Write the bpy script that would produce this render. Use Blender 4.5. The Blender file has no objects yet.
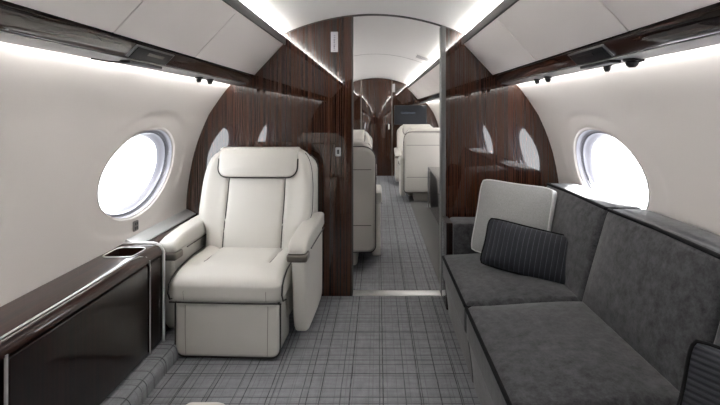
import bpy, bmesh, math, random
from mathutils import Vector, Matrix
random.seed(7)
PI = math.pi
SC = bpy.context.scene
COL = SC.collection

# ------------------------------------------------------------------ materials
def new_mat(name):
    m = bpy.data.materials.new(name); m.use_nodes = True
    nt = m.node_tree
    return m, nt, nt.nodes['Principled BSDF']
def N(nt, t, **kw):
    n = nt.nodes.new(t)
    for k, v in kw.items(): setattr(n, k, v)
    return n
def setin(nt, sock, v):
    if hasattr(v, 'is_output') or isinstance(v, bpy.types.NodeSocket): nt.links.new(v, sock)
    else: sock.default_value = v
def MA(nt, op, a, b=None, clamp=False):
    n = N(nt, 'ShaderNodeMath', operation=op); n.use_clamp = clamp
    setin(nt, n.inputs[0], a)
    if b is not None: setin(nt, n.inputs[1], b)
    return n.outputs[0]
def noise(nt, scale, stretch=(1,1,1), detail=3, rough=.5):
    tc = N(nt, 'ShaderNodeTexCoord'); mp = N(nt, 'ShaderNodeMapping')
    mp.inputs['Scale'].default_value = stretch
    nt.links.new(tc.outputs['Object'], mp.inputs['Vector'])
    n = N(nt, 'ShaderNodeTexNoise'); n.inputs['Scale'].default_value = scale
    n.inputs['Detail'].default_value = detail; n.inputs['Roughness'].default_value = rough
    nt.links.new(mp.outputs[0], n.inputs['Vector'])
    return n.outputs['Fac']
def ramp(nt, fac, stops):
    r = N(nt, 'ShaderNodeValToRGB'); nt.links.new(fac, r.inputs[0])
    e = r.color_ramp.elements
    while len(e) < len(stops): e.new(0.5)
    for i, (p, c) in enumerate(stops):
        e[i].position = p; e[i].color = (*c, 1)
    return r.outputs[0]
def bump(nt, bs, h, strength=.2, dist=.002):
    b = N(nt, 'ShaderNodeBump'); b.inputs['Strength'].default_value = strength
    b.inputs['Distance'].default_value = dist
    nt.links.new(h, b.inputs['Height']); nt.links.new(b.outputs[0], bs.inputs['Normal'])
def simple(name, col, rough=.5, metal=0, **kw):
    m, nt, bs = new_mat(name)
    bs.inputs['Base Color'].default_value = (*col, 1)
    bs.inputs['Roughness'].default_value = rough; bs.inputs['Metallic'].default_value = metal
    for k, v in kw.items(): bs.inputs[k].default_value = v
    return m
def wood(name, dark, light, stretch, rough=.3, coat=1.0, ior=1.75):
    m, nt, bs = new_mat(name)
    a = noise(nt, 1.0, stretch, 3, .55)
    c = ramp(nt, a, [(.32, dark), (.70, light)])
    nt.links.new(c, bs.inputs['Base Color'])
    bs.inputs['Roughness'].default_value = rough
    bs.inputs['Coat Weight'].default_value = coat
    bs.inputs['Specular IOR Level'].default_value = .12
    bs.inputs['Coat Roughness'].default_value = .015
    bs.inputs['Coat IOR'].default_value = ior
    return m
M = {}
M['wood_v'] = wood('wood_vertical_grain', (.010,.0026,.001), (.060,.0175,.0065), (230,230,.6), ior=1.7)
M['wood_h'] = wood('wood_long_grain', (.006,.0025,.0018), (.020,.0075,.005), (110,1.2,110))
M['wood_cab'] = wood('wood_cabinet', (.003,.001,.0007), (.014,.0042,.0024), (90,90,2.0), ior=1.36)
M['wood_top'] = wood('wood_ledge_top', (.012,.0045,.003), (.040,.0155,.0105), (110,2.0,110), rough=.35, ior=1.38)

def leather(name, col, var=.92, sc=3):
    m, nt, bs = new_mat(name)
    a = noise(nt, sc, (1,1,1), 3)
    c = ramp(nt, a, [(.3, tuple(x*var for x in col)), (.7, col)])
    nt.links.new(c, bs.inputs['Base Color'])
    bs.inputs['Roughness'].default_value = .42
    bs.inputs['Specular IOR Level'].default_value = .45
    h = noise(nt, 14, (1,1,1), 5, .6)
    bump(nt, bs, h, .25, .004)
    return m
M['leather'] = leather('cream_leather', (.62,.60,.555), .95)
M['panel'] = leather('bin_leather', (.83,.785,.76), .99)
M['wall'] = leather('wall_suede', (.66,.62,.59), .985, 2)
M['wall'].node_tree.nodes['Principled BSDF'].inputs['Roughness'].default_value = .85
M['ceiling'] = leather('ceiling_suede', (.76,.75,.735), .985, 2)
M['ceiling'].node_tree.nodes['Principled BSDF'].inputs['Roughness'].default_value = .8
M['piping'] = simple('dark_piping', (.025,.021,.018), .45)
M['stitch'] = simple('leather_seam', (.22,.20,.17), .6)
M['chrome'] = simple('polished_metal', (.80,.80,.79), .32, .8)
M['satin'] = simple('satin_metal', (.36,.36,.365), .38, .85)
M['band'] = simple('bronze_band', (.21,.19,.17), .32, .9)
M['rail'] = simple('rail_dark', (.050,.047,.045), .75, 0)
M['under'] = simple('service_panel_grey', (.34,.34,.35), .40, .25)
M['black'] = simple('black_plastic', (.012,.012,.013), .35)
M['dark'] = simple('charcoal_plastic', (.014,.014,.016), .45)
M['greyplate'] = simple('grey_plate', (.16,.15,.14), .45)
M['strip_trim'] = simple('pale_grey_trim', (.58,.59,.59), .38, .3)
M['frame'] = simple('window_frame_pale', (.34,.34,.38), .35, .1)
M['frame_dark'] = simple('window_gasket', (.05,.05,.06), .4)
M['sign'] = simple('sign_white', (.42,.42,.46), .35)
M['ink'] = simple('sign_ink', (.04,.04,.08), .5)
M['screen'] = simple('monitor_screen', (.003,.005,.010), .6)
M['side_floor'] = simple('side_floor_grey', (.13,.13,.125), .8)

def velvet(name, c0, c1, sc=9, sheen=.35):
    m, nt, bs = new_mat(name)
    a = noise(nt, sc, (1,1,1), 8, .8)
    c = ramp(nt, a, [(.32, c0), (.70, c1)])
    nt.links.new(c, bs.inputs['Base Color'])
    bs.inputs['Roughness'].default_value = .85
    bs.inputs['Sheen Weight'].default_value = sheen
    bs.inputs['Sheen Roughness'].default_value = .4
    bs.inputs['Specular IOR Level'].default_value = .2
    h = noise(nt, 220, (1,1,1), 2)
    bump(nt, bs, h, .3, .001)
    return m
M['velvet'] = velvet('charcoal_velvet', (.009,.009,.010), (.078,.078,.083), 26)
M['velvet_dark'] = simple('sofa_piping', (.004,.004,.0045), .8, 0, **{'Specular IOR Level': .15})

def weave(name, c0, c1, sc=420):
    m, nt, bs = new_mat(name)
    a = noise(nt, sc, (1,1,.35), 3, .7)
    c = ramp(nt, a, [(.35, c0), (.65, c1)])
    nt.links.new(c, bs.inputs['Base Color'])
    bs.inputs['Roughness'].default_value = .9
    bump(nt, bs, a, .4, .001)
    return m
M['linen'] = weave('pale_grey_linen', (.24,.24,.235), (.33,.33,.325))
M['white_cloth'] = weave('white_edging', (.55,.55,.54), (.62,.62,.61))

def pinstripe(name, pitch, axis=0, base=(.008,.009,.014), line=(.075,.08,.10), w=.05):
    m, nt, bs = new_mat(name)
    tc = N(nt, 'ShaderNodeTexCoord'); sp = N(nt, 'ShaderNodeSeparateXYZ')
    nt.links.new(tc.outputs['Object'], sp.inputs[0])
    u = MA(nt, 'DIVIDE', sp.outputs[axis], pitch)
    f = MA(nt, 'ABSOLUTE', MA(nt, 'SUBTRACT', MA(nt, 'FRACT', u), .5))
    l = MA(nt, 'LESS_THAN', f, w)
    nz = noise(nt, 300, (1,1,1), 2)
    l = MA(nt, 'MULTIPLY', l, MA(nt, 'MULTIPLY', nz, 1.6), True)
    mx = N(nt, 'ShaderNodeMix', data_type='RGBA'); nt.links.new(l, mx.inputs[0])
    mx.inputs[6].default_value = (*base, 1); mx.inputs[7].default_value = (*line, 1)
    nt.links.new(mx.outputs[2], bs.inputs['Base Color'])
    bs.inputs['Roughness'].default_value = .8
    h = MA(nt, 'COSINE', MA(nt, 'MULTIPLY', u, 2*PI))
    bump(nt, bs, h, .5, .003)
    return m
M['pin'] = pinstripe('dark_pinstripe', .0245)
M['rib'] = pinstripe('dark_rib', .014, axis=2, base=(.008,.009,.013), line=(.022,.024,.033), w=.16)

def carpet_mat(name, grid=True):
    m, nt, bs = new_mat(name)
    tc = N(nt, 'ShaderNodeTexCoord'); sp = N(nt, 'ShaderNodeSeparateXYZ')
    nt.links.new(tc.outputs['Object'], sp.inputs[0])
    fine = noise(nt, 330, (1,1,1), 3, .7)
    mid = noise(nt, 40, (1,.25,1), 3, .6)
    mid2 = noise(nt, 40, (.25,1,1), 3, .6)
    g = MA(nt, 'ADD', MA(nt, 'MULTIPLY', fine, .5), MA(nt, 'MULTIPLY', MA(nt, 'ADD', mid, mid2), .25))
    c = ramp(nt, g, [(.36, (.175,.180,.192)), (.64, (.30,.306,.322))])
    out = c
    def lines(axis, pitch, jit, width, strength, seed):
        co = MA(nt, 'ADD', MA(nt, 'DIVIDE', sp.outputs[axis], pitch), 50.0 + seed)
        wob = noise(nt, 9, (1,1,1), 2)
        co = MA(nt, 'ADD', co, MA(nt, 'MULTIPLY', MA(nt, 'SUBTRACT', wob, .5), .05/pitch*.08))
        fl = MA(nt, 'FLOOR', co); fr = MA(nt, 'FRACT', co)
        wn = N(nt, 'ShaderNodeTexWhiteNoise', noise_dimensions='1D'); nt.links.new(fl, wn.inputs['W'])
        j = MA(nt, 'MULTIPLY', MA(nt, 'SUBTRACT', wn.outputs['Value'], .5), jit)
        d = MA(nt, 'ABSOLUTE', MA(nt, 'SUBTRACT', MA(nt, 'SUBTRACT', fr, .5), j))
        d = MA(nt, 'SUBTRACT', 1.5, MA(nt, 'DIVIDE', d, width*.5/pitch), True)
        # broken / uneven thread strength along the line
        st = [14, 14, 14]; st[axis] = 60
        br = noise(nt, 1.0, tuple(st), 2, .6)
        br = MA(nt, 'MULTIPLY', MA(nt, 'SUBTRACT', br, .12), 2.6, True)
        return MA(nt, 'MULTIPLY', MA(nt, 'MULTIPLY', d, br), strength)
    if grid:
        t = MA(nt, 'MAXIMUM', MA(nt, 'MAXIMUM', lines(0, .125, .9, .0042, 1.0, 3), lines(0, .105, .9, .0040, .8, 17)), MA(nt, 'MAXIMUM', lines(1, .135, .9, .0048, 1.0, 9), lines(1, .115, .9, .0044, .8, 27)))
        t2 = MA(nt, 'MAXIMUM', lines(0, .044, .9, .003, .35, 21), lines(1, .047, .9, .003, .30, 33))
        t = MA(nt, 'MULTIPLY', MA(nt, 'MAXIMUM', t, t2), .92, True)
        mx = N(nt, 'ShaderNodeMix', data_type='RGBA'); nt.links.new(t, mx.inputs[0])
        nt.links.new(c, mx.inputs[6]); mx.inputs[7].default_value = (.04,.04,.044,1)
        out = mx.outputs[2]
    nt.links.new(out, bs.inputs['Base Color'])
    bs.inputs['Roughness'].default_value = .95
    bs.inputs['Specular IOR Level'].default_value = .1
    bump(nt, bs, fine, .5, .003)
    return m
M['carpet'] = carpet_mat('grey_plaid_carpet')

def glass(name):
    m = bpy.data.materials.new(name); m.use_nodes = True; nt = m.node_tree
    nt.nodes.clear()
    o = N(nt, 'ShaderNodeOutputMaterial'); mx = N(nt, 'ShaderNodeMixShader')
    t = N(nt, 'ShaderNodeBsdfTransparent'); g = N(nt, 'ShaderNodeBsdfGlossy')
    g.inputs['Roughness'].default_value = .02
    lw = N(nt, 'ShaderNodeLayerWeight'); lw.inputs[0].default_value = .5
    fac = MA(nt, 'ADD', MA(nt, 'MULTIPLY', MA(nt, 'POWER', lw.outputs['Facing'], 5.0), .5), .04)
    nt.links.new(fac, mx.inputs[0]); nt.links.new(t.outputs[0], mx.inputs[1])
    nt.links.new(g.outputs[0], mx.inputs[2]); nt.links.new(mx.outputs[0], o.inputs[0])
    return m
M['glass'] = glass('window_pane_clear')
def emit(name, col, s):
    m = bpy.data.materials.new(name); m.use_nodes = True; nt = m.node_tree
    nt.nodes.clear()
    o = N(nt, 'ShaderNodeOutputMaterial'); e = N(nt, 'ShaderNodeEmission')
    e.inputs[0].default_value = (*col, 1); e.inputs[1].default_value = s
    nt.links.new(e.outputs[0], o.inputs[0])
    return m
M['led_ceiling'] = emit('cove_led_ceiling', (1,.97,.94), 34)
M['led_wall'] = emit('cove_led_wall', (1,.98,.96), 17)
M['text'] = emit('screen_text', (.35,.42,.55), .12)

# ------------------------------------------------------------------ mesh tools
SPLIT = {'piping','seam','slat','socket','sign_mark','door_frame','light_segment'}
class MB:
    def __init__(s): s.v = []; s.f = []
    def add(s, v, f):
        o = len(s.v); s.v += [tuple(p) for p in v]; s.f += [tuple(i+o for i in q) for q in f]
        return s
    def box(s, x0, x1, y0, y1, z0, z1):
        v = [(x,y,z) for x in (x0,x1) for y in (y0,y1) for z in (z0,z1)]
        f = [(0,1,3,2),(4,6,7,5),(0,4,5,1),(2,3,7,6),(0,2,6,4),(1,5,7,3)]
        return s.add(v, f)
    def ext(s, poly, y0, y1):                       # (x,z) polygon along Y
        n = len(poly)
        v = [(x,y0,z) for x,z in poly] + [(x,y1,z) for x,z in poly]
        f = [tuple(range(n)), tuple(range(2*n-1, n-1, -1))]
        f += [(i, i+n, (i+1)%n+n, (i+1)%n) for i in range(n)]
        return s.add(v, f)
    def tube(s, pts, r, seg=8, closed=False):
        pts = [Vector(p) for p in pts]; n = len(pts)
        T = []
        for i in range(n):
            if closed: t = pts[(i+1)%n] - pts[i-1]
            else: t = pts[min(i+1,n-1)] - pts[max(i-1,0)]
            T.append(t.normalized())
        up = Vector((0,0,1)) if abs(T[0].z) < .9 else Vector((1,0,0))
        nn = T[0].cross(up).normalized()
        v = []; f = []
        for i in range(n):
            nn = (nn - T[i]*nn.dot(T[i])).normalized(); b = T[i].cross(nn)
            for k in range(seg):
                a = 2*PI*k/seg
                v.append(pts[i] + (nn*math.cos(a) + b*math.sin(a))*r)
        for i in range(n if closed else n-1):
            for k in range(seg):
                f.append((i*seg+k, i*seg+(k+1)%seg, ((i+1)%n)*seg+(k+1)%seg, ((i+1)%n)*seg+k))
        if not closed:
            f.append(tuple(range(seg-1,-1,-1))); f.append(tuple((n-1)*seg+k for k in range(seg)))
        return s.add(v, f)
    def rbox(s, c, h, r, seg=3, n=(6,6,6), fn=None):  # rounded box, dense enough to deform
        co = []
        for i in range(3):
            out = [ (h[i]-r) + r*math.tan(k/seg*PI/4) for k in range(1, seg+1)]
            inn = [-(h[i]-r) + 2*(h[i]-r)*k/n[i] for k in range(n[i]+1)]
            co.append([-o for o in reversed(out)] + inn + out)
        idx = {}; v = []; f = []
        def vid(p):
            key = tuple(round(a, 6) for a in p)
            if key not in idx:
                q = [max(-(h[i]-r), min(h[i]-r, p[i])) for i in range(3)]
                d = Vector([p[i]-q[i] for i in range(3)])
                w = Vector(q) + (d.normalized()*r if d.length > 1e-9 else Vector())
                w = w + Vector(c)
                if fn: w = Vector(fn(w))
                idx[key] = len(v); v.append(w)
            return idx[key]
        for ax in range(3):
            a, b = (ax+1)%3, (ax+2)%3
            for sgn in (-1, 1):
                for i in range(len(co[a])-1):
                    for j in range(len(co[b])-1):
                        q = []
                        for (ii, jj) in ((i,j),(i+1,j),(i+1,j+1),(i,j+1)):
                            p = [0,0,0]; p[ax] = sgn*h[ax]; p[a] = co[a][ii]; p[b] = co[b][jj]
                            q.append(vid(p))
                        if sgn < 0: q.reverse()
                        f.append(tuple(q))
        return s.add(v, f)
    def pad(s, outline, t0, t1, r, bulge0=0, bulge1=0, plane='xz', rings=5, fn=None):
        """convex padded panel: outline in a plane, thickness t0..t1 on the other axis, rounded rim r"""
        n = len(outline); cx = sum(p[0] for p in outline)/n; cz = sum(p[1] for p in outline)/n
        P = [Vector(p) for p in outline]
        nor = []
        for i in range(n):
            e = (P[(i+1)%n]-P[i-1]).normalized(); q = Vector((e.y, -e.x))
            if q.dot(P[i]-Vector((cx,cz))) < 0: q = -q
            nor.append(q)
        layers = []
        K = 4
        for k in range(K+1):
            a = PI/2*k/K
            layers.append(([P[i]-nor[i]*(r*(1-math.sin(a))) for i in range(n)], t0 + r*(1-math.cos(a)), 0))
        L = [(l, t) for l, t, _ in layers]
        base0 = layers[0][0]
        front = []
        C = Vector((cx,cz))
        for k in range(1, rings):
            u = 1-k/rings
            front.append(([C+(p-C)*u for p in base0], t0 - bulge0*(1-u**2.2)))
        back = []
        top = [([P[i]-nor[i]*(r*(1-math.sin(PI/2*(1-k/K)))) for i in range(n)], t1 - r*(1-math.cos(PI/2*(1-k/K)))) for k in range(K+1)]
        for k in range(1, rings):
            u = 1-k/rings
            back.append(([C+(p-C)*u for p in base0], t1 + bulge1*(1-u**2.2)))
        seq = list(reversed(front)) + L + top + back
        def mk(p, t):
            w = (p[0], t, p[1]) if plane == 'xz' else ((t, p[0], p[1]) if plane == 'yz' else (p[0], p[1], t))
            return fn(w) if fn else w
        v = [mk(C, t0-bulge0)]
        for pts, t in seq: v += [mk(p, t) for p in pts]
        v.append(mk(C, t1+bulge1))
        f = [(0, 1+(i+1)%n, 1+i) for i in range(n)]
        for k in range(len(seq)-1):
            for i in range(n):
                f.append((1+k*n+i, 1+k*n+(i+1)%n, 1+(k+1)*n+(i+1)%n, 1+(k+1)*n+i))
        e = len(v)-1; o = 1+(len(seq)-1)*n
        f += [(e, o+i, o+(i+1)%n) for i in range(n)]
        return s.add(v, f)
    def lathe(s, prof, c, axis='z', seg=20):
        v = []; f = []; m = len(prof)
        for k in range(seg):
            a = 2*PI*k/seg
            for r, h in prof:
                p = (r*math.cos(a), r*math.sin(a), h)
                if axis == 'y': p = (p[0], p[2], p[1])
                if axis == 'x': p = (p[2], p[0], p[1])
                v.append((c[0]+p[0], c[1]+p[1], c[2]+p[2]))
        for k in range(seg):
            for i in range(m-1):
                f.append((k*m+i, ((k+1)%seg)*m+i, ((k+1)%seg)*m+i+1, k*m+i+1))
        f.append(tuple(k*m for k in range(seg))); f.append(tuple(k*m+m-1 for k in range(seg)))
        return s.add(v, f)
    def pieces(s):
        par = list(range(len(s.v)))
        def find(a):
            while par[a] != a: par[a] = par[par[a]]; a = par[a]
            return a
        for q in s.f:
            r0 = find(q[0])
            for i in q[1:]: par[find(i)] = r0
        out = {}
        for q in s.f: out.setdefault(find(q[0]), []).append(q)
        res = []
        for k in out:
            ids = sorted({i for q in out[k] for i in q}); mp = {i: j for j, i in enumerate(ids)}
            b = MB(); b.v = [s.v[i] for i in ids]; b.f = [tuple(mp[i] for i in q) for q in out[k]]; res.append(b)
        return res
    def build(s, name, mat, parent=None, bevel=0, angle=38, merge=True, split=None):
        if split is None: split = name in SPLIT
        if split:
            ps = s.pieces()
            if len(ps) > 1: return [p.build(name, mat, parent, bevel, angle, merge, False) for p in ps][0]
        me = bpy.data.meshes.new(name); me.from_pydata(s.v, [], s.f)
        bm = bmesh.new(); bm.from_mesh(me)
        if merge: bmesh.ops.remove_doubles(bm, verts=bm.verts, dist=1e-6)
        bmesh.ops.recalc_face_normals(bm, faces=bm.faces)
        if bevel:
            es = [e for e in bm.edges if len(e.link_faces) == 2 and e.calc_face_angle(0) > math.radians(30)]
            bmesh.ops.bevel(bm, geom=es, offset=bevel, segments=2, affect='EDGES', profile=.5, clamp_overlap=True)
        bm.to_mesh(me); bm.free()
        for p in me.polygons: p.use_smooth = True
        me.set_sharp_from_angle(angle=math.radians(angle))
        me.materials.append(M[mat] if isinstance(mat, str) else mat)
        o = bpy.data.objects.new(name, me); COL.objects.link(o)
        if parent: o.parent = parent
        return o
def tag(o, label=None, cat=None, group=None, kind=None):
    if label: o['label'] = label
    if cat: o['category'] = cat
    if group: o['group'] = group
    if kind: o['kind'] = kind
    return o
def empty(name, loc=(0,0,0), rz=0):
    o = bpy.data.objects.new(name, None); COL.objects.link(o)
    o.location = loc; o.rotation_euler = (0,0,rz); o.empty_display_size = .1
    return o
def struct(o): o['kind'] = 'structure'; return o
def children(o): return [c for c in bpy.data.objects if c.parent == o]
def copy_tree(o, parent=None):
    c = o.copy(); COL.objects.link(c)
    if parent: c.parent = parent
    for ch in children(o): copy_tree(ch, c)
    return c
def interp(tab, z):
    if z <= tab[0][0]: return tab[0][1]
    if z >= tab[-1][0]: return tab[-1][1]
    for i in range(len(tab)-1):
        if tab[i][0] <= z <= tab[i+1][0]:
            x0, y0 = tab[i]; x1, y1 = tab[i+1]
            m0 = (tab[i+1][1]-tab[i-1][1])/(tab[i+1][0]-tab[i-1][0]) if i > 0 else (y1-y0)/(x1-x0)
            m1 = (tab[i+2][1]-y0)/(tab[i+2][0]-x0) if i+2 < len(tab) else (y1-y0)/(x1-x0)
            h = x1-x0; t = (z-x0)/h
            return (2*t**3-3*t*t+1)*y0 + (t**3-2*t*t+t)*h*m0 + (-2*t**3+3*t*t)*y1 + (t**3-t*t)*h*m1
def sst(a, b, x):
    t = max(0, min(1, (x-a)/(b-a))); return t*t*(3-2*t)
def rrect(x0, x1, z0, z1, r, seg=5, r_top=None):
    rt = r if r_top is None else r_top
    pts = []
    for cx, cz, a0, rr in ((x1-rt, z1-rt, 0, rt), (x0+rt, z1-rt, 90, rt), (x0+r, z0+r, 180, r), (x1-r, z0+r, 270, r)):
        for k in range(seg+1):
            a = math.radians(a0+90*k/seg)
            pts.append((cx+rr*math.cos(a), cz+rr*math.sin(a)))
    # densify the straight runs
    out = []
    for i, p in enumerate(pts):
        q = pts[(i+1)%len(pts)]; d = math.dist(p, q); n = max(1, int(d/.05))
        for k in range(n): out.append((p[0]+(q[0]-p[0])*k/n, p[1]+(q[1]-p[1])*k/n))
    return out

# ------------------------------------------------------------------ cabin shell
WALL = [(0,1.12),(.2,1.20),(.4,1.245),(.58,1.258),(.745,1.245),(.943,1.208),(1.08,1.165),(1.175,1.125),(1.226,1.10),(1.37,1.00),(1.42,.957),(1.47,.915),(1.6,.82),(1.72,.72)]
def W(z): return interp(WALL, z)
def CZ(x): return 1.893-.36*x*x
Y0, YB0, YB1, YF = -2.0, 3.05, 3.135, 8.80
WIN_Z, WA, WB = .915, .360, .235
WIN_YL = [2.40, 1.04, 4.22, 5.55, 6.9, 8.1]
WIN_Y = [2.37, 1.0, 3.74+.45, 5.55, 6.9, 8.1]
RA, RB = .56, .35

def build_wall(side, name):
    zs = [i*.05 for i in range(0, 12)]
    zlow = [z for z in zs if z < WIN_Z-RB-.01] + [WIN_Z-RB]
    nz = 14
    zmid = [WIN_Z-RB + 2*RB*i/nz for i in range(nz+1)]
    zhigh = [WIN_Z+RB + (1.715-WIN_Z-RB)*i/12 for i in range(13)]
    allz = zlow + zmid[1:] + zhigh[1:]
    m = MB()
    def wp(y, z, out=0): return (side*(W(z)+out), y, z)
    def strip(y0, y1, zz):
        v = []; f = []
        for z in zz: v += [wp(y0, z), wp(y1, z)]
        for i in range(len(zz)-1): f.append((2*i, 2*i+1, 2*i+3, 2*i+2))
        m.add(v, f)
    ys = sorted(WIN_Y if side > 0 else WIN_YL)
    cur = Y0
    for yc in ys:
        if yc+RA > YF: ra = YF-yc
        else: ra = RA
        a0, a1 = yc-RA, yc+ra
        if a0 > cur+1e-6: strip(cur, a0, allz)
        a0 = max(a0, cur)
        strip(a0, a1, zlow); strip(a0, a1, zhigh)
        # perimeter
        per = []
        ny = 16
        per += [(a0+(a1-a0)*i/ny, zmid[0]) for i in range(ny)]
        per += [(a1, z) for z in zmid[:-1]]
        per += [(a1-(a1-a0)*i/ny, zmid[-1]) for i in range(ny)]
        per += [(a0, z) for z in reversed(zmid[1:])]
        n = len(per); R = 14; v = []; f = []
        for k in range(R+1):
            t = k/R
            for (py, pz) in per:
                dy, dz = py-yc, pz-WIN_Z
                th = math.atan2(dz/RB, dy/(RA))
                ey, ez = WA*math.cos(th), WB*math.sin(th)
                y = yc+ey+(dy-ey)*t; z = WIN_Z+ez+(dz-ez)*t
                rr = math.hypot((y-yc)/WA, (z-WIN_Z)/WB)
                out = .006*(1-sst(1.34, 1.40, rr))
                out += .005*(1-sst(1.0, 1.05, rr))
                v.append(wp(y, z, out))
        for k in range(R):
            for i in range(n):
                f.append((k*n+i, k*n+(i+1)%n, (k+1)*n+(i+1)%n, (k+1)*n+i))
        m.add(v, f)
        cur = a1
    if cur < YF-1e-6: strip(cur, YF, allz)
    o = m.build(name, 'wall', angle=60)
    return struct(o)
build_wall(-1, 'wall_left'); build_wall(1, 'wall_right')

def oval_ring(m, yc, side, prof, seg=64):
    """prof: list of (ellipse scale offset in metres, outward offset)"""
    v = []; f = []; P = len(prof)
    for k in range(seg):
        th = 2*PI*k/seg
        for d, out in prof:
            a, b = WA-d, WB-d
            y = yc+a*math.cos(th); z = WIN_Z+b*math.sin(th)
            y0 = yc+WA*math.cos(th); z0 = WIN_Z+WB*math.sin(th)
            v.append((side*(W(z)+out), y, z))
    for k in range(seg):
        for i in range(P-1):
            f.append((k*P+i, ((k+1)%seg)*P+i, ((k+1)%seg)*P+i+1, k*P+i+1))
    m.add(v, f)
wn = 0
for side in (-1, 1):
    for yc in (WIN_Y if side > 0 else WIN_YL):
        wn += 1
        w = empty('window_%d' % wn, (0,0,0)); struct(w)
        m = MB(); oval_ring(m, yc, side, [(-.003,.004),(-.001,.010),(.003,.014),(.008,.015)])
        m.build('reveal', 'wall', w, angle=80)
        m = MB(); oval_ring(m, yc, side, [(.007,.014),(.009,.030),(.013,.038),(.020,.038)])
        m.build('window_frame', 'frame', w, angle=50)
        m = MB(); oval_ring(m, yc, side, [(.019,.037),(.020,.046),(.025,.047)])
        m.build('gasket', 'frame_dark', w, angle=50)
        m = MB(); oval_ring(m, yc, side, [(.024,.046),(.027,.062),(.036,.070),(.046,.085)])
        m.build('inner_frame', 'frame', w, angle=50)
        m = MB(); seg = 64; v = [(side*(W(WIN_Z)+.075), yc, WIN_Z)]
        for k in range(seg):
            th = 2*PI*k/seg; z = WIN_Z+(WB-.035)*math.sin(th)
            v.append((side*(W(z)+.073), yc+(WA-.035)*math.cos(th), z))
        m.add(v, [(0, 1+k, 1+(k+1)%seg) for k in range(seg)]); m.build('pane', 'glass', w)
        # daylight portal outside the opening guides sky light in
        L = bpy.data.lights.new('daylight_portal', 'AREA'); L.shape = 'RECTANGLE'; L.size = .75; L.size_y = .52
        L.cycles.is_portal = True
        lo = bpy.data.objects.new('daylight_portal', L); COL.objects.link(lo)
        lo.location = (side*(W(WIN_Z)+.13), yc, WIN_Z)
        lo.rotation_euler = (0, side*PI/2, 0) ; lo.rotation_euler = Vector((-side,0,0)).to_track_quat('-Z','Z').to_euler()

# floor
m = MB(); m.box(-1.24, 1.24, Y0-.05, YF+.05, -.05, 0); struct(m.build('floor', 'carpet'))
m = MB(); m.box(.47, 1.14, YB1+.01, YF, 0, .012); struct(m.build('trim_1', 'side_floor', bevel=.003))
# ceiling
m = MB(); xs = [-.735+1.47*i/36 for i in range(37)]; v = []; f = []
for y in (Y0, YF):
    for x in xs: v.append((x, y, CZ(x)))
for y in (Y0, YF):
    for x in xs: v.append((x, y, CZ(x)+.03))
n = 37
for i in range(n-1):
    f.append((i, i+1, n+i+1, n+i)); f.append((2*n+i, 3*n+i, 3*n+i+1, 2*n+i+1))
f += [(0, n, 3*n, 2*n), (n-1, 3*n-1, 4*n-1, 2*n-1)]
m.add(v, f); struct(m.build('ceiling', 'ceiling', angle=60))
# thin ceiling joint
def arch(y0, y1, x0, x1, drop, thick):
    m = MB(); K = 30; poly = [(x0+(x1-x0)*i/K, CZ(x0+(x1-x0)*i/K)-drop) for i in range(K+1)]
    v = []; f = []
    for y in (y0, y1):
        for x, z in poly: v.append((x,y,z))
        for x, z in poly: v.append((x,y,z+thick))
    k = K+1
    for i in range(K):
        f += [(i,i+1,k+i+1,k+i),(2*k+i,3*k+i,3*k+i+1,2*k+i+1),(i,2*k+i,2*k+i+1,i+1),(k+i,k+i+1,3*k+i+1,3*k+i)]
    f += [(0,k,3*k,2*k),(k-1,3*k-1,4*k-1,2*k-1)]
    m.add(v, f); return m

def half_bulkhead(side, xin, y0, y1):
    """partition panel from inner edge xin out to the cabin wall (side=+1/-1)"""
    poly = []
    K = 14
    for i in range(K+1):
        x = xin+(side*.715-xin)*i/K
        poly.append((x, CZ(x)+.01))
    zs = [1.70-1.70*i/34 for i in range(35)]
    for z in zs: poly.append((side*(W(z)+.012), z))
    poly.append((xin, 0))
    m = MB(); m.ext(poly, y0, y1); return m
XL, XR = -.144, .466
struct(half_bulkhead(-1, XL, YB0, YB1).build('wall_front_left', 'wood_v', angle=25))
struct(half_bulkhead(1, XR, YB0, YB1).build('wall_front_right', 'wood_v', angle=25))
# satin jamb trims and arch strip
m = MB(); m.box(XR-.012, XR+.018, YB0-.006, YB1+.004, 0, CZ(XR)); struct(m.build('trim_2', simple('jamb_grey', (.10,.10,.10), .4, .2), bevel=.003))
m = MB(); m.box(XL-.003, XL+.004, YB0-.003, YB1+.003, 0, CZ(XL)); struct(m.build('trim_3', 'rail', bevel=.001))
struct(arch(YB0-.003, YB0+.02, -.6, .6, .009, .009).build('trim_4', 'rail'))
struct(arch(YB0+2.1, YB0+2.106, -.6, .6, .002, .003).build('trim_5', 'greyplate'))
# threshold
m = MB(); m.box(XL+.004, XR-.012, YB0, YB1, -.004, .006); struct(m.build('trim_6', 'chrome', bevel=.002))
# far bulkhead with its door, aft bulkhead
poly = []
for i in range(29):
    x = -.715+1.43*i/28; poly.append((x, CZ(x)+.01))
zz = [1.70-1.70*i/34 for i in range(35)]
poly += [(W(z)+.012, z) for z in zz]; poly += [(-W(z)-.012, z) for z in reversed(zz)]
m = MB(); m.ext(poly, YF, YF+.06); struct(m.build('wall_front', 'wood_v', angle=25))
m = MB(); m.ext(poly, Y0-.06, Y0); struct(m.build('wall_back', 'wood_v', angle=25))
d = struct(empty('door_1', (-.0, YF, 0)))
m = MB(); m.box(-.285, .29, -.02, -.004, .01, 1.855); m.build('door_panel', 'wood_v', d, bevel=.003)
m = MB(); m.box(-.305, -.289, -.028, -.002, 0, 1.855); m.box(.294, .31, -.028, -.002, 0, 1.855); m.build('door_frame', 'band', d, bevel=.002)
m = MB(); m.rbox((.24,-.035,.95), (.012,.012,.05), .008); m.build('door_handle', 'chrome', d)

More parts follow.
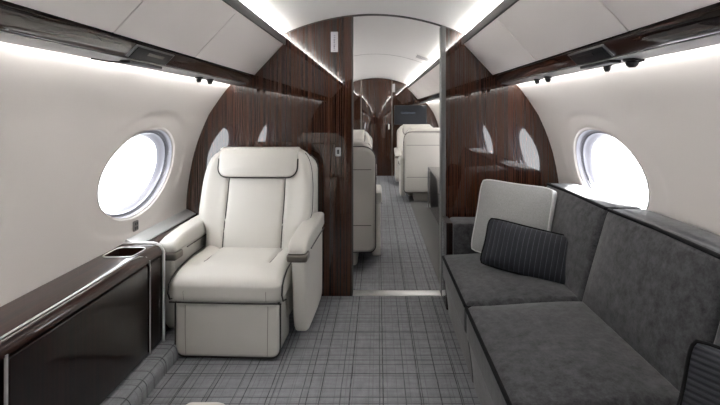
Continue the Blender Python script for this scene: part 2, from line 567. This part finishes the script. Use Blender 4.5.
# ------------------------------------------------------------------ overhead bins
def mir(poly, s): return [(s*x, z) for x, z in poly]
def rounded_slab(poly, s, y0, y1):
    m = MB(); m.ext(mir(poly, s), y0, y1); return m
def make_bin(s, y0, y1, label, group=None):
    t = tag(empty('overhead_bin', (0,0,0)), label, 'overhead bin', group)
    rounded_slab([(.600,1.692),(.797,1.480),(.812,1.494),(.615,1.706)], s, y0+.003, y1-.003).build('bin_door', 'panel', t, bevel=.004)
    rounded_slab([(.618,1.700),(.813,1.497),(.865,1.515),(.80,1.60),(.715,1.699)], s, y0+.001, y1-.001).build('bin_body', 'dark', t)
    return t
left = [(-1.98,.2,None),(.2,1.42,'cream overhead bin at top left, nearest the camera on the left'),
        (1.42,2.05,'middle cream overhead bin on the left, above the round left window'),
        (2.05,3.043,'cream overhead bin on the left touching the dark wood partition')]
right = [(-1.98,.2,None),(.2,1.39,'cream overhead bin at top right, nearest the camera on the right'),
        (1.39,2.20,'middle cream overhead bin on the right, above the near sofa seat'),
        (2.20,3.043,'cream overhead bin on the right touching the dark wood partition')]
for s, rows in ((-1, left), (1, right)):
    for y0, y1, lab in rows:
        make_bin(s, y0, y1, lab or 'cream overhead bin behind the viewpoint on the %s wall' % ('left' if s < 0 else 'right'))
ordn = ['first', 'second', 'third', 'fourth', 'fifth']
for s in (-1, 1):
    for k in range(5):
        y0 = YB1+.005+k*1.128
        make_bin(s, y0, y0+1.126, '%s cream overhead bin past the doorway on the %s side of the forward cabin' % (ordn[k], 'left' if s < 0 else 'right'))
for s in (-1, 1):
    sd = 'left' if s < 0 else 'right'
    for (y0, y1, wh) in ((Y0+.01, 3.045, 'near cabin'), (YB1+.003, YF-.005, 'forward cabin beyond the doorway')):
        fw = wh.startswith('forward')
        o = rounded_slab([(.800,1.472),(.844,1.428),(.856,1.424),(.868,1.432),(.868,1.506),(.816,1.490)], s, y0, y1).build('wood_valance', 'wood_h', bevel=.003)
        tag(o, 'glossy dark wood valance under the %s bins of the %s' % (sd, wh), 'valance')
        o = rounded_slab([(.850,1.422),(.936,1.414),(.936,1.424),(.875,1.430)], s, y0, y1).build('service_panel', 'under', bevel=.002)
        tag(o, 'grey underside service panel beside the %s wall light of the %s' % (sd, wh), 'panel')
        o = rounded_slab([(.588,1.684),(.588,1.734),(.606,1.734),(.606,1.710),(.599,1.708),(.599,1.684)], s, y0, y1).build('bin_rail', 'rail', bevel=.002)
        tag(o, 'dark rail along the top of the %s bins of the %s' % (sd, wh), 'rail')
        o = rounded_slab([(.612,1.716),(.640,1.716),(.640,1.722),(.612,1.722)], s, y0, y1).build('ceiling_light_strip', 'led_ceiling')
        tag(o, 'white cove light strip hidden above the %s bins of the %s' % (sd, wh), 'light strip')
        m = MB(); yy = y0+.01
        while yy < y1-.05:
            ye = min(yy+.62, y1-.01)
            m.ext(mir([(.938,1.420),(.949,1.4225),(.949,1.428),(.938,1.428)], s), yy, ye); yy = ye+.022
        o = empty('wall_light_strip', (0,0,0)); m.build('light_segment', 'led_wall', o)
        tag(o, 'thin bright light strip along the top of the %s wall in the %s' % (sd, wh), 'light strip')

# reading panels set into the valance
def frame_pt(s, u, v_, n_):     # u along Y, v_ down the sloped valance face, n_ out of it
    ex = Vector((.7071*s, 0, -.7071)); nn = Vector((-.7071*s, 0, -.7071))
    return Vector((s*.800, 0, 1.472)) + ex*v_ + nn*n_ + Vector((0,u,0))
def slab_on(s, u0, u1, v0, v1, n0, n1, skew=0):
    m = MB(); v = []
    for n_ in (n0, n1):
        for (u, w) in ((u0,v0),(u1,v0),(u1-skew,v1),(u0+skew*.2,v1)): v.append(frame_pt(s, u, w, n_))
    m.add(v, [(0,1,2,3),(7,6,5,4),(0,4,5,1),(1,5,6,2),(2,6,7,3),(3,7,4,0)]); return m
for s, y0, y1, lab in ((-1,1.57,1.86,'dark reading light panel let into the left wood valance'),(1,1.56,1.85,'dark reading light panel let into the right wood valance')):
    t = tag(empty('reading_light_panel', (0,0,0)), lab, 'light panel')
    slab_on(s, y0, y1, .004, .060, -.003, .004).build('panel_frame', 'satin', t, bevel=.001)
    slab_on(s, y0+.012, y1-.012, .010, .060, .004, .007).build('panel_face', 'dark', t, bevel=.001)
    mm = MB(); mm.box(min(s*.846,s*.888), max(s*.846,s*.888), y0+.04, y1-.01, 1.408, 1.420); mm.build('lower_panel', 'dark', t, bevel=.004)
    slab_on(s, y0+.10, y1-.07, .022, .034, .007, .009).build('label_plate', 'greyplate' if s < 0 else 'black', t)
def nozzle(s, x, y, k, lab, wand=False):
    t = tag(empty('air_nozzle', (s*x, y, 1.416)), lab, 'air nozzle')
    m = MB(); m.lathe([(.0,.002),(.024*k,.002),(.026*k,-.003),(.021*k,-.007),(.0,-.007)], (0,0,0)); m.build('bezel', 'dark', t)
    m = MB(); m.lathe([(.0,-.006),(.017*k,-.006),(.019*k,-.013),(.016*k,-.021),(.010*k,-.027),(.009*k,-.020),(0,-.019)], (0,0,0)); m.build('nozzle_ball', 'black', t)
    if wand:
        m = MB(); m.tube([(0,0,-.01),(0,-.04,-.012),(0,-.07,-.010)], .004); m.build('lever', 'dark', t)
nozzle(-1,.905,2.374,.8,'left of the two small black air nozzles on the left, near the wood partition')
nozzle(-1,.905,2.53,.8,'right of the two small black air nozzles on the left, near the wood partition')
nozzle(1,.905,2.34,.8,'small black air nozzle on the right, second from the wood partition')
nozzle(1,.905,2.50,.7,'small black air nozzle on the right, closest to the wood partition')
nozzle(1,.905,1.737,.75,'small black air nozzle under the right reading light panel')
nozzle(1,.905,1.566,1.15,'larger black air nozzle with a thin lever, nearest on the right', True)
# a thin lever on the left panel
m = MB(); m.tube([(-.88,1.61,1.411),(-.895,1.56,1.409),(-.915,1.50,1.411)], .003)
tag(m.build('lever_arm', 'dark'), 'thin dark lever beside the left reading light panel', 'lever')

# ------------------------------------------------------------------ partition fittings
t = tag(empty('wall_sign', (-.262, YB0, 1.705)), 'small white vertical sign at top of the left wood partition', 'sign')
m = MB(); m.box(-.024,.024,-.006,0,-.068,.068); m.build('sign_plate', 'sign', t, bevel=.002)
m = MB(); random.seed(3); z = -.058
for k in range(9):
    h = random.choice((.008,.010,.007)); w = random.choice((.004,.006,.0075))
    m.box(-w+.001, w-.001+random.choice((0,.002)), -.0068, -.0058, z, z+h*.35)
    m.box(-.0015+random.choice((-.003,.002)), .0015, -.0068, -.0058, z, z+h); z += h+.0045
m.build('sign_mark', 'ink', t)
t = tag(empty('wall_switch', (-.237, YB0, .968)), 'small metal switch plate on the left wood partition', 'switch')
m = MB(); m.pad(rrect(-.018,.018,-.030,.030,.006), -.005, 0, .002); m.build('switch_plate', 'satin', t)
m = MB(); m.pad(rrect(-.008,.008,-.015,.015,.004), -.007, -.004, .001); m.build('switch_button', 'black', t)
t = tag(empty('wall_sign', (.33, YF, 1.70)), 'tiny white vertical sign high on the far bulkhead', 'sign')
m = MB(); m.box(-.03,.03,-.006,0,-.08,.08); m.build('sign_plate', 'sign', t, bevel=.002)
t = tag(empty('wall_button', (-(W(.63)), 2.41, .632)), 'small dark socket plate on the left wall below the round window', 'socket')
m = MB(); m.pad(rrect(-.024,.024,-.027,.027,.008), -.002, .006, .002, plane='yz'); m.build('socket_plate', 'greyplate', t)
m = MB()
for dy, dz in ((-.009,.012),(.009,.012),(-.009,-.012),(.009,-.012)): m.pad(rrect(dy-.006,dy+.006,dz-.008,dz+.008,.002), .004, .0075, .001, plane='yz')
m.build('socket', 'black', t)
t = tag(empty('ceiling_grille', (.50, 4.75, CZ(.50))), 'small slatted grille in the forward cabin ceiling', 'grille')
t.rotation_euler = (0, math.atan(.72*.50), 0)
m = MB(); m.pad(rrect(-.10,.10,-.14,.14,.03), -.006, .004, .003, plane='xy'); m.build('grille_frame', 'ceiling', t)
m = MB()
for k in range(5): m.box(-.07, .07, -.10+k*.045, -.085+k*.045, -.009, -.005)
m.build('slat', 'satin', t)
# monitor on far bulkhead
t = tag(empty('monitor', (.66, YF, 1.19)), 'dark wall monitor with a line of pale text beyond the right seats', 'monitor')
m = MB(); m.box(-.315,.31,-.05,0,-.20,.175); m.build('monitor_case', 'black', t, bevel=.006)
m = MB(); m.box(-.295,.29,-.053,-.05,-.18,.16); m.build('screen', 'screen', t)
fc = bpy.data.curves.new('screen_text', 'FONT'); fc.body = 'Gulfstream'; fc.size = .062; fc.align_x = 'CENTER'; fc.extrude = .0005
fo = bpy.data.objects.new('screen_text', fc); COL.objects.link(fo)
bpy.context.view_layer.update()
me = bpy.data.meshes.new_from_object(fo.evaluated_get(bpy.context.evaluated_depsgraph_get()))
bpy.data.objects.remove(fo)
to = bpy.data.objects.new('screen_text', me); COL.objects.link(to); me.materials.clear(); me.materials.append(M['text'])
to.parent = t; to.location = (-.05,-.055,.01); to.rotation_euler = (PI/2,0,0)

# ------------------------------------------------------------------ left cabinet, step and ledge
cab = tag(empty('side_cabinet', (-1.15, 1.2, 0)), 'long low dark glossy wood cabinet with chrome trim along the left wall', 'cabinet')
def C_(m, name, mat, bevel=0, **k):
    for i, p in enumerate(m.v): m.v[i] = (p[0]+1.15, p[1]-1.2, p[2])
    return m.build(name, mat, cab, bevel=bevel, **k)
m = MB(); m.ext([(-1.072,0),(-1.072,.515),(-1.243,.515),(-1.236,.4),(-1.19,.2),(-1.112,0)], .25, 2.31); C_(m, 'body', 'wood_cab')
def door_panel(y0, y1):
    return MB().rbox((-1.066,(y0+y1)/2,.30), (.012,(y1-y0)/2,.212), .008, n=(1,4,4))
C_(door_panel(1.335,2.145), 'door', 'wood_cab'); C_(door_panel(.27,1.305), 'door', 'wood_cab'); C_(door_panel(2.160,2.270), 'end_panel', 'wood_cab')
# top slab with rounded nose and a slot opening
def top_poly(x_back=-1.254):
    pts = [(x_back,.524),(x_back,.572)]
    for k in range(7):
        a = PI/2*(1-k/6); pts.append((-1.096+.047*math.cos(a), .525+.047*math.sin(a)))
    return pts
m = MB(); m.ext(top_poly(), .25, 2.075)
m.ext(top_poly(), 2.215, 2.305)
nose = [(-1.097,.524),(-1.097,.572)] + top_poly()[2:]
m.ext(nose, 2.075, 2.215); m.box(-1.254,-1.232,2.075,2.215,.524,.572)
C_(m, 'top', 'wood_top')
m = MB(); m.box(-1.232,-1.097,2.075,2.215,.516,.520); C_(m, 'slot_floor', 'black')
m = MB(); ring = [(-1.162+.070*math.cos(a)*1.0, 2.145+.070*math.sin(a), .574) for a in [2*PI*k/40 for k in range(40)]]
sup = []
for k in range(48):
    a = 2*PI*k/48; c, s_ = math.cos(a), math.sin(a)
    sup.append((-1.165+.071*math.copysign(abs(c)**.4, c), 2.145+.074*math.copysign(abs(s_)**.4, s_), .5735))
m.tube(sup, .003, closed=True); C_(m, 'slot_rim', 'chrome')
def chrome_path(y, xa):
    p = [(xa, y, .5745), (-1.10, y, .5745)]
    for k in range(7):
        a = PI/2*(1-k/6); p.append((-1.099+.052*math.cos(a), y, .523+.052*math.sin(a)))
    p += [(-1.047, y, .50), (-1.047, y, .085)]
    return p
m = MB(); m.tube(chrome_path(2.284,-1.250), .008); C_(m, 'chrome_band', 'chrome')
m = MB(); m.tube([(-1.080,.25,.5700),(-1.080,2.04,.5700),(-1.074,2.10,.565),(-1.060,2.14,.550),(-1.052,2.152,.53),(-1.050,2.154,.50),(-1.050,2.154,.085)], .0034); C_(m, 'chrome_edge', 'chrome')
m = MB(); m.tube([(-1.050,1.32,.53),(-1.050,1.32,.085)], .005); C_(m, 'chrome_strip', 'chrome')

m = MB(); pts = [(-1.085,0),(-1.085,.078),(-1.02,.078)]
for k in range(1,7):
    a = PI/2*(1-k/6); pts.append((-1.01+.04*math.cos(a), .038+.04*math.sin(a)))
pts.append((-.970,.0)); m.ext(pts, .0, 3.04)
o = m.build('carpeted_step', 'carpet'); tag(o, 'grey carpeted step running along the base of the left cabinet', 'step')
led = tag(empty('side_ledge', (-1.19, 2.68, 0)), 'narrow wood side ledge behind the chair under the left wall', 'ledge')
m = MB(); m.ext([(-1.128,.0),(-1.128,.535),(-1.14,.548),(-1.243,.548),(-1.236,.4),(-1.19,.2),(-1.13,0)], 2.32, 3.043)
for i, p in enumerate(m.v): m.v[i] = (p[0]+1.19, p[1]-2.68, p[2])
m.build('ledge_body', 'wood_top', led, bevel=.003)
m = MB(); m.ext([(-1.188,.549),(-1.188,.556),(-1.245,.586),(-1.254,.586),(-1.254,.549)], 2.20+.108, 3.04)
for i, p in enumerate(m.v): m.v[i] = (p[0]+1.19, p[1]-2.68, p[2])
m.build('ledge_trim', 'strip_trim', led, bevel=.002)

# ------------------------------------------------------------------ club chair (faces -Y at rotation 0)
BW = [(.40,.280),(.52,.284),(.56,.296),(.60,.326),(.64,.336),(.72,.336),(.80,.333),(.88,.322),(.94,.304),(.975,.282),(1.01,.245)]
def lean(z): return .26*(z-.42)
def club_chair(label, loc, rz):
    t = tag(empty('club_chair', loc, rz), label, 'armchair', 'cream leather club chairs')
    # pedestal and seat base
    m = MB(); m.rbox((0,.08,.075), (.19,.15,.075), .03); m.build('pedestal', 'leather', t)
    m = MB(); m.rbox((0,.06,.215), (.272,.26,.075), .02); m.build('seat_base', 'leather', t)
    # leg rest
    out = rrect(-.264,.264,.014,.290,.045, r_top=.02)
    m = MB(); m.pad(out, -.345, -.12, .022, bulge0=.006); lr = m.build('leg_rest', 'leather', t)
    m = MB(); m.tube([(x, -.332, z) for x, z in rrect(-.266,.266,.011,.292,.047, r_top=.02)], .0042, closed=True); m.build('piping', 'piping', lr)
    m = MB()
    for s in (-1,1): m.tube([(s*.205,-.348,.03),(s*.207,-.351,.15),(s*.208,-.348,.275)], .0014, seg=6)
    m.build('seam', 'stitch', lr)
    # seat cushion
    def sf(p):
        x, y, z = p; top = sst(.34,.42,z)
        z += top*.012*sst(.18,.24,abs(x))*sst(-.26,-.12,y)                # side bolsters
        z += top*.010*(1-(x/.29)**2)*sst(-.37,-.2,y)
        g = math.exp(-((abs(x)-.178-.02*(y+.1))/.007)**2)*sst(-.24,-.18,y)
        z -= top*.012*g
        z -= top*.010*math.exp(-((y+.30)/.09)**2)*0
        z -= top*.030*sst(-.25,-.38,y)                                      # front roll dips
        return (x, y, z)
    m = MB(); m.rbox((0,-.105,.365), (.284,.27,.078), .045, seg=5, n=(44,22,3), fn=sf); sc = m.build('seat_cushion', 'leather', t, angle=60)
    m = MB()
    for s in (-1,1):
        m.tube([(s*.286,-.30,.292),(s*.285,-.352,.305),(s*.284,-.372,.34),(s*.284,-.362,.385),(s*.284,-.33,.408),(s*.283,-.27,.428),(s*.283,-.1,.446),(s*.283,.05,.450)], .0042)
    m.tube([(x,-.366-.004*(1-(x/.28)**2),.296) for x in [-.28+.56*i/12 for i in range(13)]], .0042)
    m.build('piping', 'piping', sc)
    m = MB()
    for s in (-1,1): m.tube([(s*(.178+.02*(y+.1)), y, sf((s*(.178+.02*(y+.1)), y, .443))[2]+.003) for y in [-.20+.30*i/12 for i in range(13)]], .0026, seg=6)
    m.build('seam', 'piping', sc)
    m = MB()
    for s in (-1,1): m.tube([(s*.205,-.372,.31),(s*.205,-.377,.35),(s*.204,-.36,.392),(s*.20,-.30,.422)], .0014, seg=6)
    m.build('seam', 'stitch', sc)
    # back cushion: wings, centre pad, grooves
    def bf(p):
        x, y, z = p
        w = interp(BW, z)/.30; fr = sst(.04,-.04,y)
        u = abs(x)
        dy = 0; q = u*w
        dy -= fr*.022*sst(.60,.95,u/.30)*sst(.50,.62,z)*(1-.6*sst(.9,1.0,z))
        dy += fr*.016*math.exp(-((q-.172)/.008)**2)*sst(1.0,.9,z)
        dy -= fr*.010*(1-min(1,(q/.168))**2)
        dy -= fr*.010*math.exp(-((z-.53)/.12)**2)      # lumbar
        return (x*w, y+.10+lean(z)+dy, z)
    m = MB(); m.rbox((0,.0,.705), (.30,.070,.305), .045, seg=5, n=(50,2,26), fn=bf); bc = m.build('back_cushion', 'leather', t, angle=60)
    m = MB()
    for s in (-1,1):
        m.tube([bf((s*.172*.30/interp(BW,z),-.0745,z)) for z in [.44+.40*i/20 for i in range(21)]], .0028, seg=6)
    m.build('seam', 'piping', bc)
    pp = []
    for s in (-1,1):
        zz = [.60+.38*i/20 for i in range(21)]
        m = MB(); m.tube([(s*(interp(BW,z)-.001), .075+lean(z), z) for z in zz] , .0042); pp.append(m)
    m = MB()
    for q in pp: m.add(q.v, q.f)
    m.build('piping', 'piping', bc)
    # headrest
    hz = rrect(-.236,.244,.845,1.018,.055, r_top=.016)
    def hf(p):
        x, y, z = p
        fr = sst(.05,-.03,y)
        dy = fr*.006*math.exp(-((abs(x)-.155)/.006)**2) + .0*x
        return (x, y+.035+lean(z)+dy + .25*(x*x), z)
    m = MB(); m.pad(hz, -.048, .060, .022, bulge0=.012, fn=hf, rings=6); h = m.build('headrest', 'leather', t, angle=60)
    m = MB(); path = [hf((x,-.034,z)) for x, z in rrect(-.238,.246,.843,1.020,.057, r_top=.016) if z < 1.0]
    # order the path from one top corner round the bottom to the other
    L_ = sorted([p for p in path if p[0] <= 0 and p[2] > .90], key=lambda p: -p[2])
    B_ = sorted([p for p in path if p[2] <= .90], key=lambda p: math.atan2(p[0], 1.05-p[2]))
    R_ = sorted([p for p in path if p[0] > 0 and p[2] > .90], key=lambda p: p[2])
    m.tube(L_+B_+R_, .0042); m.build('piping', 'piping', h)
    # back shell
    sh = rrect(-.335,.335,.15,.965,.05, r_top=.095)
    m = MB(); m.pad(sh, .235, .365, .03, bulge1=.004, fn=lambda p: (p[0], p[1]-.02*sst(.5,1.0,p[2])*0, p[2])); s_ = m.build('back_shell', 'leather', t, angle=60)
    m = MB()
    for zz in (.79,.36): m.tube([(-.316,.352,zz),(-.30,.366,zz),(0,.370,zz),(.30,.366,zz),(.316,.352,zz)], .0026, seg=6)
    m.tube([(x,.35,z) for x, z in rrect(-.337,.337,.148,.967,.05, r_top=.095)], .004, closed=True)
    m.build('piping', 'piping', s_)
    # arms
    for s in (-1,1):
        ol = [(-.268,.505),(-.266,.40),(-.256,.28),(-.240,.17),(-.222,.115),(-.195,.085),(-.15,.072),(-.05,.070),(.10,.072),(.22,.080),(.262,.10),(.275,.14),(.278,.3),(.278,.505),(.1,.505),(-.1,.505)]
        m = MB(); a, b = (.308,.376); t0, t1 = (a,b) if s > 0 else (-b,-a)
        m.pad(ol, t0, t1, .014, plane='yz', rings=3); ar = m.build('arm', 'leather', t)
        al = [(-.291,.518),(-.296,.536),(-.289,.555),(-.268,.570),(-.22,.582),(-.15,.591),(-.05,.599),(.10,.605),(.20,.606),(.28,.606),(.292,.598),(.295,.575),(.295,.520),(.2,.512),(0,.508),(-.2,.508),(-.27,.510)]
        a, b = (.288,.386); t0, t1 = (a,b) if s > 0 else (-b,-a)
        m = MB(); m.pad(al, t0, t1, .020, plane='yz', rings=3); m.build('arm_pad', 'leather', ar)
        m = MB(); m.rbox((s*.337,-.248,.493), (.0530,.044,.021), .012, n=(3,3,2)); m.build('metal_band', 'band', ar)
        xi = .290*s; xo = .3855*s
        m = MB(); m.tube([(xi,-.15,.506),(xi,.0,.507),(xi,.20,.509)], .0035); m.tube([(xo,-.15,.506),(xo,.0,.508),(xo,.27,.509)], .0035)
        m.build('piping', 'piping', ar)
    return t
CX = -.700
chair = club_chair('cream leather club chair facing the camera in front of the left wood partition', (CX-.006, 2.60, 0), math.radians(-2.5))
def another(loc, rz, label):
    c = copy_tree(chair); c.location = loc; c.rotation_euler = (0,0,rz); c['label'] = label; return c
near = another((CX-.004, .774, 0), PI, 'cream leather chair whose rounded arm tip just shows at the bottom edge of the photo')
another((-.325, 3.87, 0), PI, 'nearest cream club chair beyond the doorway on the left, back turned to the camera')
another((-.375, 5.35, 0), 0, 'cream club chair beyond the doorway on the left, facing the camera behind the nearest one')
another((.715, 6.46, 0), PI, 'cream club chair on the right past the aisle, its flat back turned to the camera')
another((.70, 7.75, 0), 0, 'farthest cream club chair on the right below the monitor, facing the camera')

rc = math.radians(-32)          # this one is reclined
for ch in children(near):
    if ch.name.split('.')[0] in ('back_cushion', 'headrest', 'back_shell'):
        ch.rotation_euler = (rc, 0, 0)
        ch.location = Vector((0,.12,.44)) - Matrix.Rotation(rc, 3, 'X') @ Vector((0,.12,.44)) + Vector((0,0,.06))
# forward cabin console
t = tag(empty('side_console', (.92, 4.5, 0)), 'low dark glossy console past the doorway on the right, ahead of the seats', 'console')
m = MB(); m.box(-.235,.26,-1.30,1.33,.012,.505); m.build('console_body', 'wood_cab', t, bevel=.004)
m = MB(); m.box(-.248,.28,-1.32,1.345,.505,.53); m.build('console_top', 'wood_top', t, bevel=.006)
m = MB(); m.box(-.252,-.236,1.30,1.345,.012,.53); m.build('console_edge', 'satin', t, bevel=.003)

# ------------------------------------------------------------------ sofa
sofa = tag(empty('sofa', (.85, 1.7, 0)), 'long charcoal grey velvet sofa along the right wall', 'sofa')
def S_(m, name, mat='velvet', bevel=0, parent=sofa, **k):
    for i, p in enumerate(m.v): m.v[i] = (p[0]-.85, p[1]-1.7, p[2])
    return m.build(name, mat, parent, bevel=bevel, **k)
secs = [(2.043,2.765),(1.318,2.037),(.60,1.312)]
m = MB(); m.box(.50,1.10,.60,3.0,0.0,.20); S_(m, 'base', 'velvet_dark')
for (a, b) in secs:
    c = (a+b)/2; hy = (b-a)/2
    def fp(p):
        x, y, z = p
        return (x + .030*(1-sst(0,.33,z)), y, z)
    m = MB(); m.rbox((.470,c,.172), (.044,hy-.001,.165), .012, n=(2,4,8), fn=fp); S_(m, 'front_panel')
    def sf2(p, c=c, hy=hy):
        x, y, z = p; top = sst(.32,.38,z)
        u = (x-.68)/.26; v_ = (y-c)/hy
        z += top*.020*(1-min(1,u*u))*(1-v_**4)
        z += top*.024*sst(.45,.95,x)
        return (x, y, z)
    m = MB(); m.rbox((.690,c,.295), (.268,hy,.078), .030, seg=4, n=(14,12,2), fn=sf2); q = S_(m, 'seat_cushion', angle=60)
    m = MB(); m.tube([(.424,a+.012,.358),(.423,c,.360),(.424,b-.012,.358)], .008)
    m.tube([(.424,a+.012,.358),(.435,a+.003,.358),(.6,a+.001,.358),(.9,a+.001,.38)], .004); m.tube([(.424,b-.012,.358),(.435,b-.003,.358),(.9,b-.001,.38)], .004)
    S_(m, 'piping', 'velvet_dark', parent=q)
    # back cushion: front face leans, flat top out to the wall
    def bf2(p, c=c, hy=hy):
        x, y, z = p
        k = (z-.40)/.40
        fr = sst(1.10,1.0,x); u = min(1,abs(y-c)/hy)
        x2 = x + .115*k*fr
        x2 -= fr*.022*(1-u**3)*(1-(2*min(1,max(0,k))-1)**4)
        x2 = min(x2, W(z)-.010) if x2 > 1.1 else x2
        z2 = z + (.006*(1-u**4) if k > .8 else 0)
        return (x2, y, z2)
    m = MB(); m.rbox((1.085,c,.585), (.147,hy,.218), .026, seg=4, n=(8,14,14), fn=bf2); q = S_(m, 'back_cushion', angle=60)
    pz = [(1.058,a+.012,.799),(1.056,c,.805),(1.058,b-.012,.799)]
    m = MB(); m.tube([(1.10,a+.004,.799),(1.07,a+.006,.798)]+pz+[(1.07,b-.006,.798),(1.10,b-.004,.799)], .008)
    S_(m, 'piping', 'velvet_dark', parent=q)
m = MB(); m.rbox((.84,2.900,.275), (.345,.110,.270), .025, n=(6,3,5)); S_(m, 'arm')
arm = [o for o in children(sofa) if o.name.startswith('arm')][0]
m = MB(); m.rbox((.474,2.92,.275), (.020,.100,.270), .006, n=(1,1,1)); S_(m, 'arm_end_panel', 'wood_cab', parent=arm)
m = MB(); m.box(.496,.506,2.80,2.99,.08,.50); S_(m, 'arm_slot', 'black', parent=arm)

# pillows
def pillow_outline(w, h, pinch=.06, n=40):
    pts = []
    for k in range(n):
        a = 2*PI*(k+.5)/n; c, s_ = math.cos(a), math.sin(a)
        e = .16
        x = math.copysign(abs(c)**e, c); z = math.copysign(abs(s_)**e, s_)
        # concave sides
        x2 = x*(1-pinch*(1-z*z)); z2 = z*(1-pinch*(1-x*x))
        pts.append((x2*w/2, z2*h/2))
    return pts
def dense_outline(w, h, pinch):
    pts = []
    K = 14; r = .93
    side = [(-1+2*i/K) for i in range(K)]
    raw = [(s_, -1) for s_ in side]+[(1, s_) for s_ in side]+[(-s_, 1) for s_ in side]+[(-1, -s_) for s_ in side]
    for x, z in raw:
        x2 = x*(1-pinch*(1-z*z)); z2 = z*(1-pinch*(1-x*x))
        d = abs(x*z)**5; x2 *= 1-.075*d; z2 *= 1-.075*d
        pts.append((x2*w/2, z2*h/2))
    return pts
def pillow(name, label, w, h, th, mat, loc, rot, pipemat, pinch=.05, box=0, group=None):
    t = tag(empty(name, loc), label, 'pillow', group); t.rotation_euler = rot
    ol = dense_outline(w, h, pinch)
    m = MB()
    n = len(ol); R = 9; v = []; f = []
    for sgn in (-1, 1):
        base = len(v)
        for k in range(R):
            u = 1-k/R
            y = sgn*(box/2 + (th-box)/2*(1-u**2.4)**.75)
            v += [(p[0]*u, y, p[1]*u) for p in ol]
        v.append((0, sgn*th/2, 0)); e = len(v)-1
        for k in range(R-1):
            for i in range(n): f.append((base+k*n+i, base+k*n+(i+1)%n, base+(k+1)*n+(i+1)%n, base+(k+1)*n+i))
        f += [(e, base+(R-1)*n+i, base+(R-1)*n+(i+1)%n) for i in range(n)]
    m.add(v, f); cv = m.build('cover', mat, t, angle=80)
    if box:
        m = MB(); v = []; K = 4
        for k in range(K+1):
            y = -box/2+box*k/K; g = 1+.02*math.sin(PI*k/K)
            v += [(p[0]*g, y, p[1]*g) for p in ol]
        m.add(v, [(k*n+i, k*n+(i+1)%n, (k+1)*n+(i+1)%n, (k+1)*n+i) for k in range(K) for i in range(n)])
        m.build('side_band', 'white_cloth', t, angle=80)
        m = MB(); m.tube([(p[0],-box/2,p[1]) for p in ol], .004, closed=True); m.tube([(p[0],box/2,p[1]) for p in ol], .004, closed=True)
        m.build('piping', pipemat, t)
    else:
        m = MB(); m.tube([(p[0]*1.005,0,p[1]*1.005) for p in ol], .005, closed=True); m.build('piping', pipemat, t)
    return t
R_ = math.radians
pillow('throw_pillow', 'square pale grey woven pillow with white edge in the far sofa corner', .445, .44, .16, 'linen', (.812,2.62,.605), (R_(-17), R_(2), R_(-40)), 'white_cloth', .045, .09)
pillow('lumbar_pillow', 'small dark pinstriped lumbar pillow leaning on the pale grey pillow', .49, .255, .15, 'pin', (.815,2.34,.515), (R_(-24), R_(8), R_(-26)), 'velvet_dark', .05)
pillow('throw_pillow', 'dark ribbed pillow cut off at the lower right corner of the photo', .44, .27, .14, 'rib', (.940,.99,.510), (R_(-24), R_(12), R_(-34)), 'velvet_dark', .05)

# ------------------------------------------------------------------ daylight
w = bpy.data.worlds.new('sky'); SC.world = w; w.use_nodes = True
bg = w.node_tree.nodes['Background']; bg.inputs[0].default_value = (.93,.96,1,1); bg.inputs[1].default_value = 2.5

sl = bpy.data.lights.new('sun', 'SUN'); sl.energy = 42; sl.angle = R_(4); sl.color = (1,.98,.95)
so = bpy.data.objects.new('sun', sl); COL.objects.link(so); so.location = (5, 2, 6)
so.rotation_euler = Vector((-.53, .04, -.85)).to_track_quat('-Z','Y').to_euler()
# ------------------------------------------------------------------ camera
cd = bpy.data.cameras.new('camera'); cam = bpy.data.objects.new('camera', cd); COL.objects.link(cam)
cam.location = (.03, 0, 1.235); cam.rotation_euler = (PI/2, 0, 0)
cd.sensor_width = 36; cd.lens = 22.73; cd.shift_x = -.025; cd.shift_y = -90.5/720; cd.clip_start = .02
SC.camera = cam
vs = SC.view_settings; vs.view_transform = 'Standard'; vs.look = 'None'; vs.exposure = 1.58; vs.gamma = 1; vs.use_curve_mapping = False
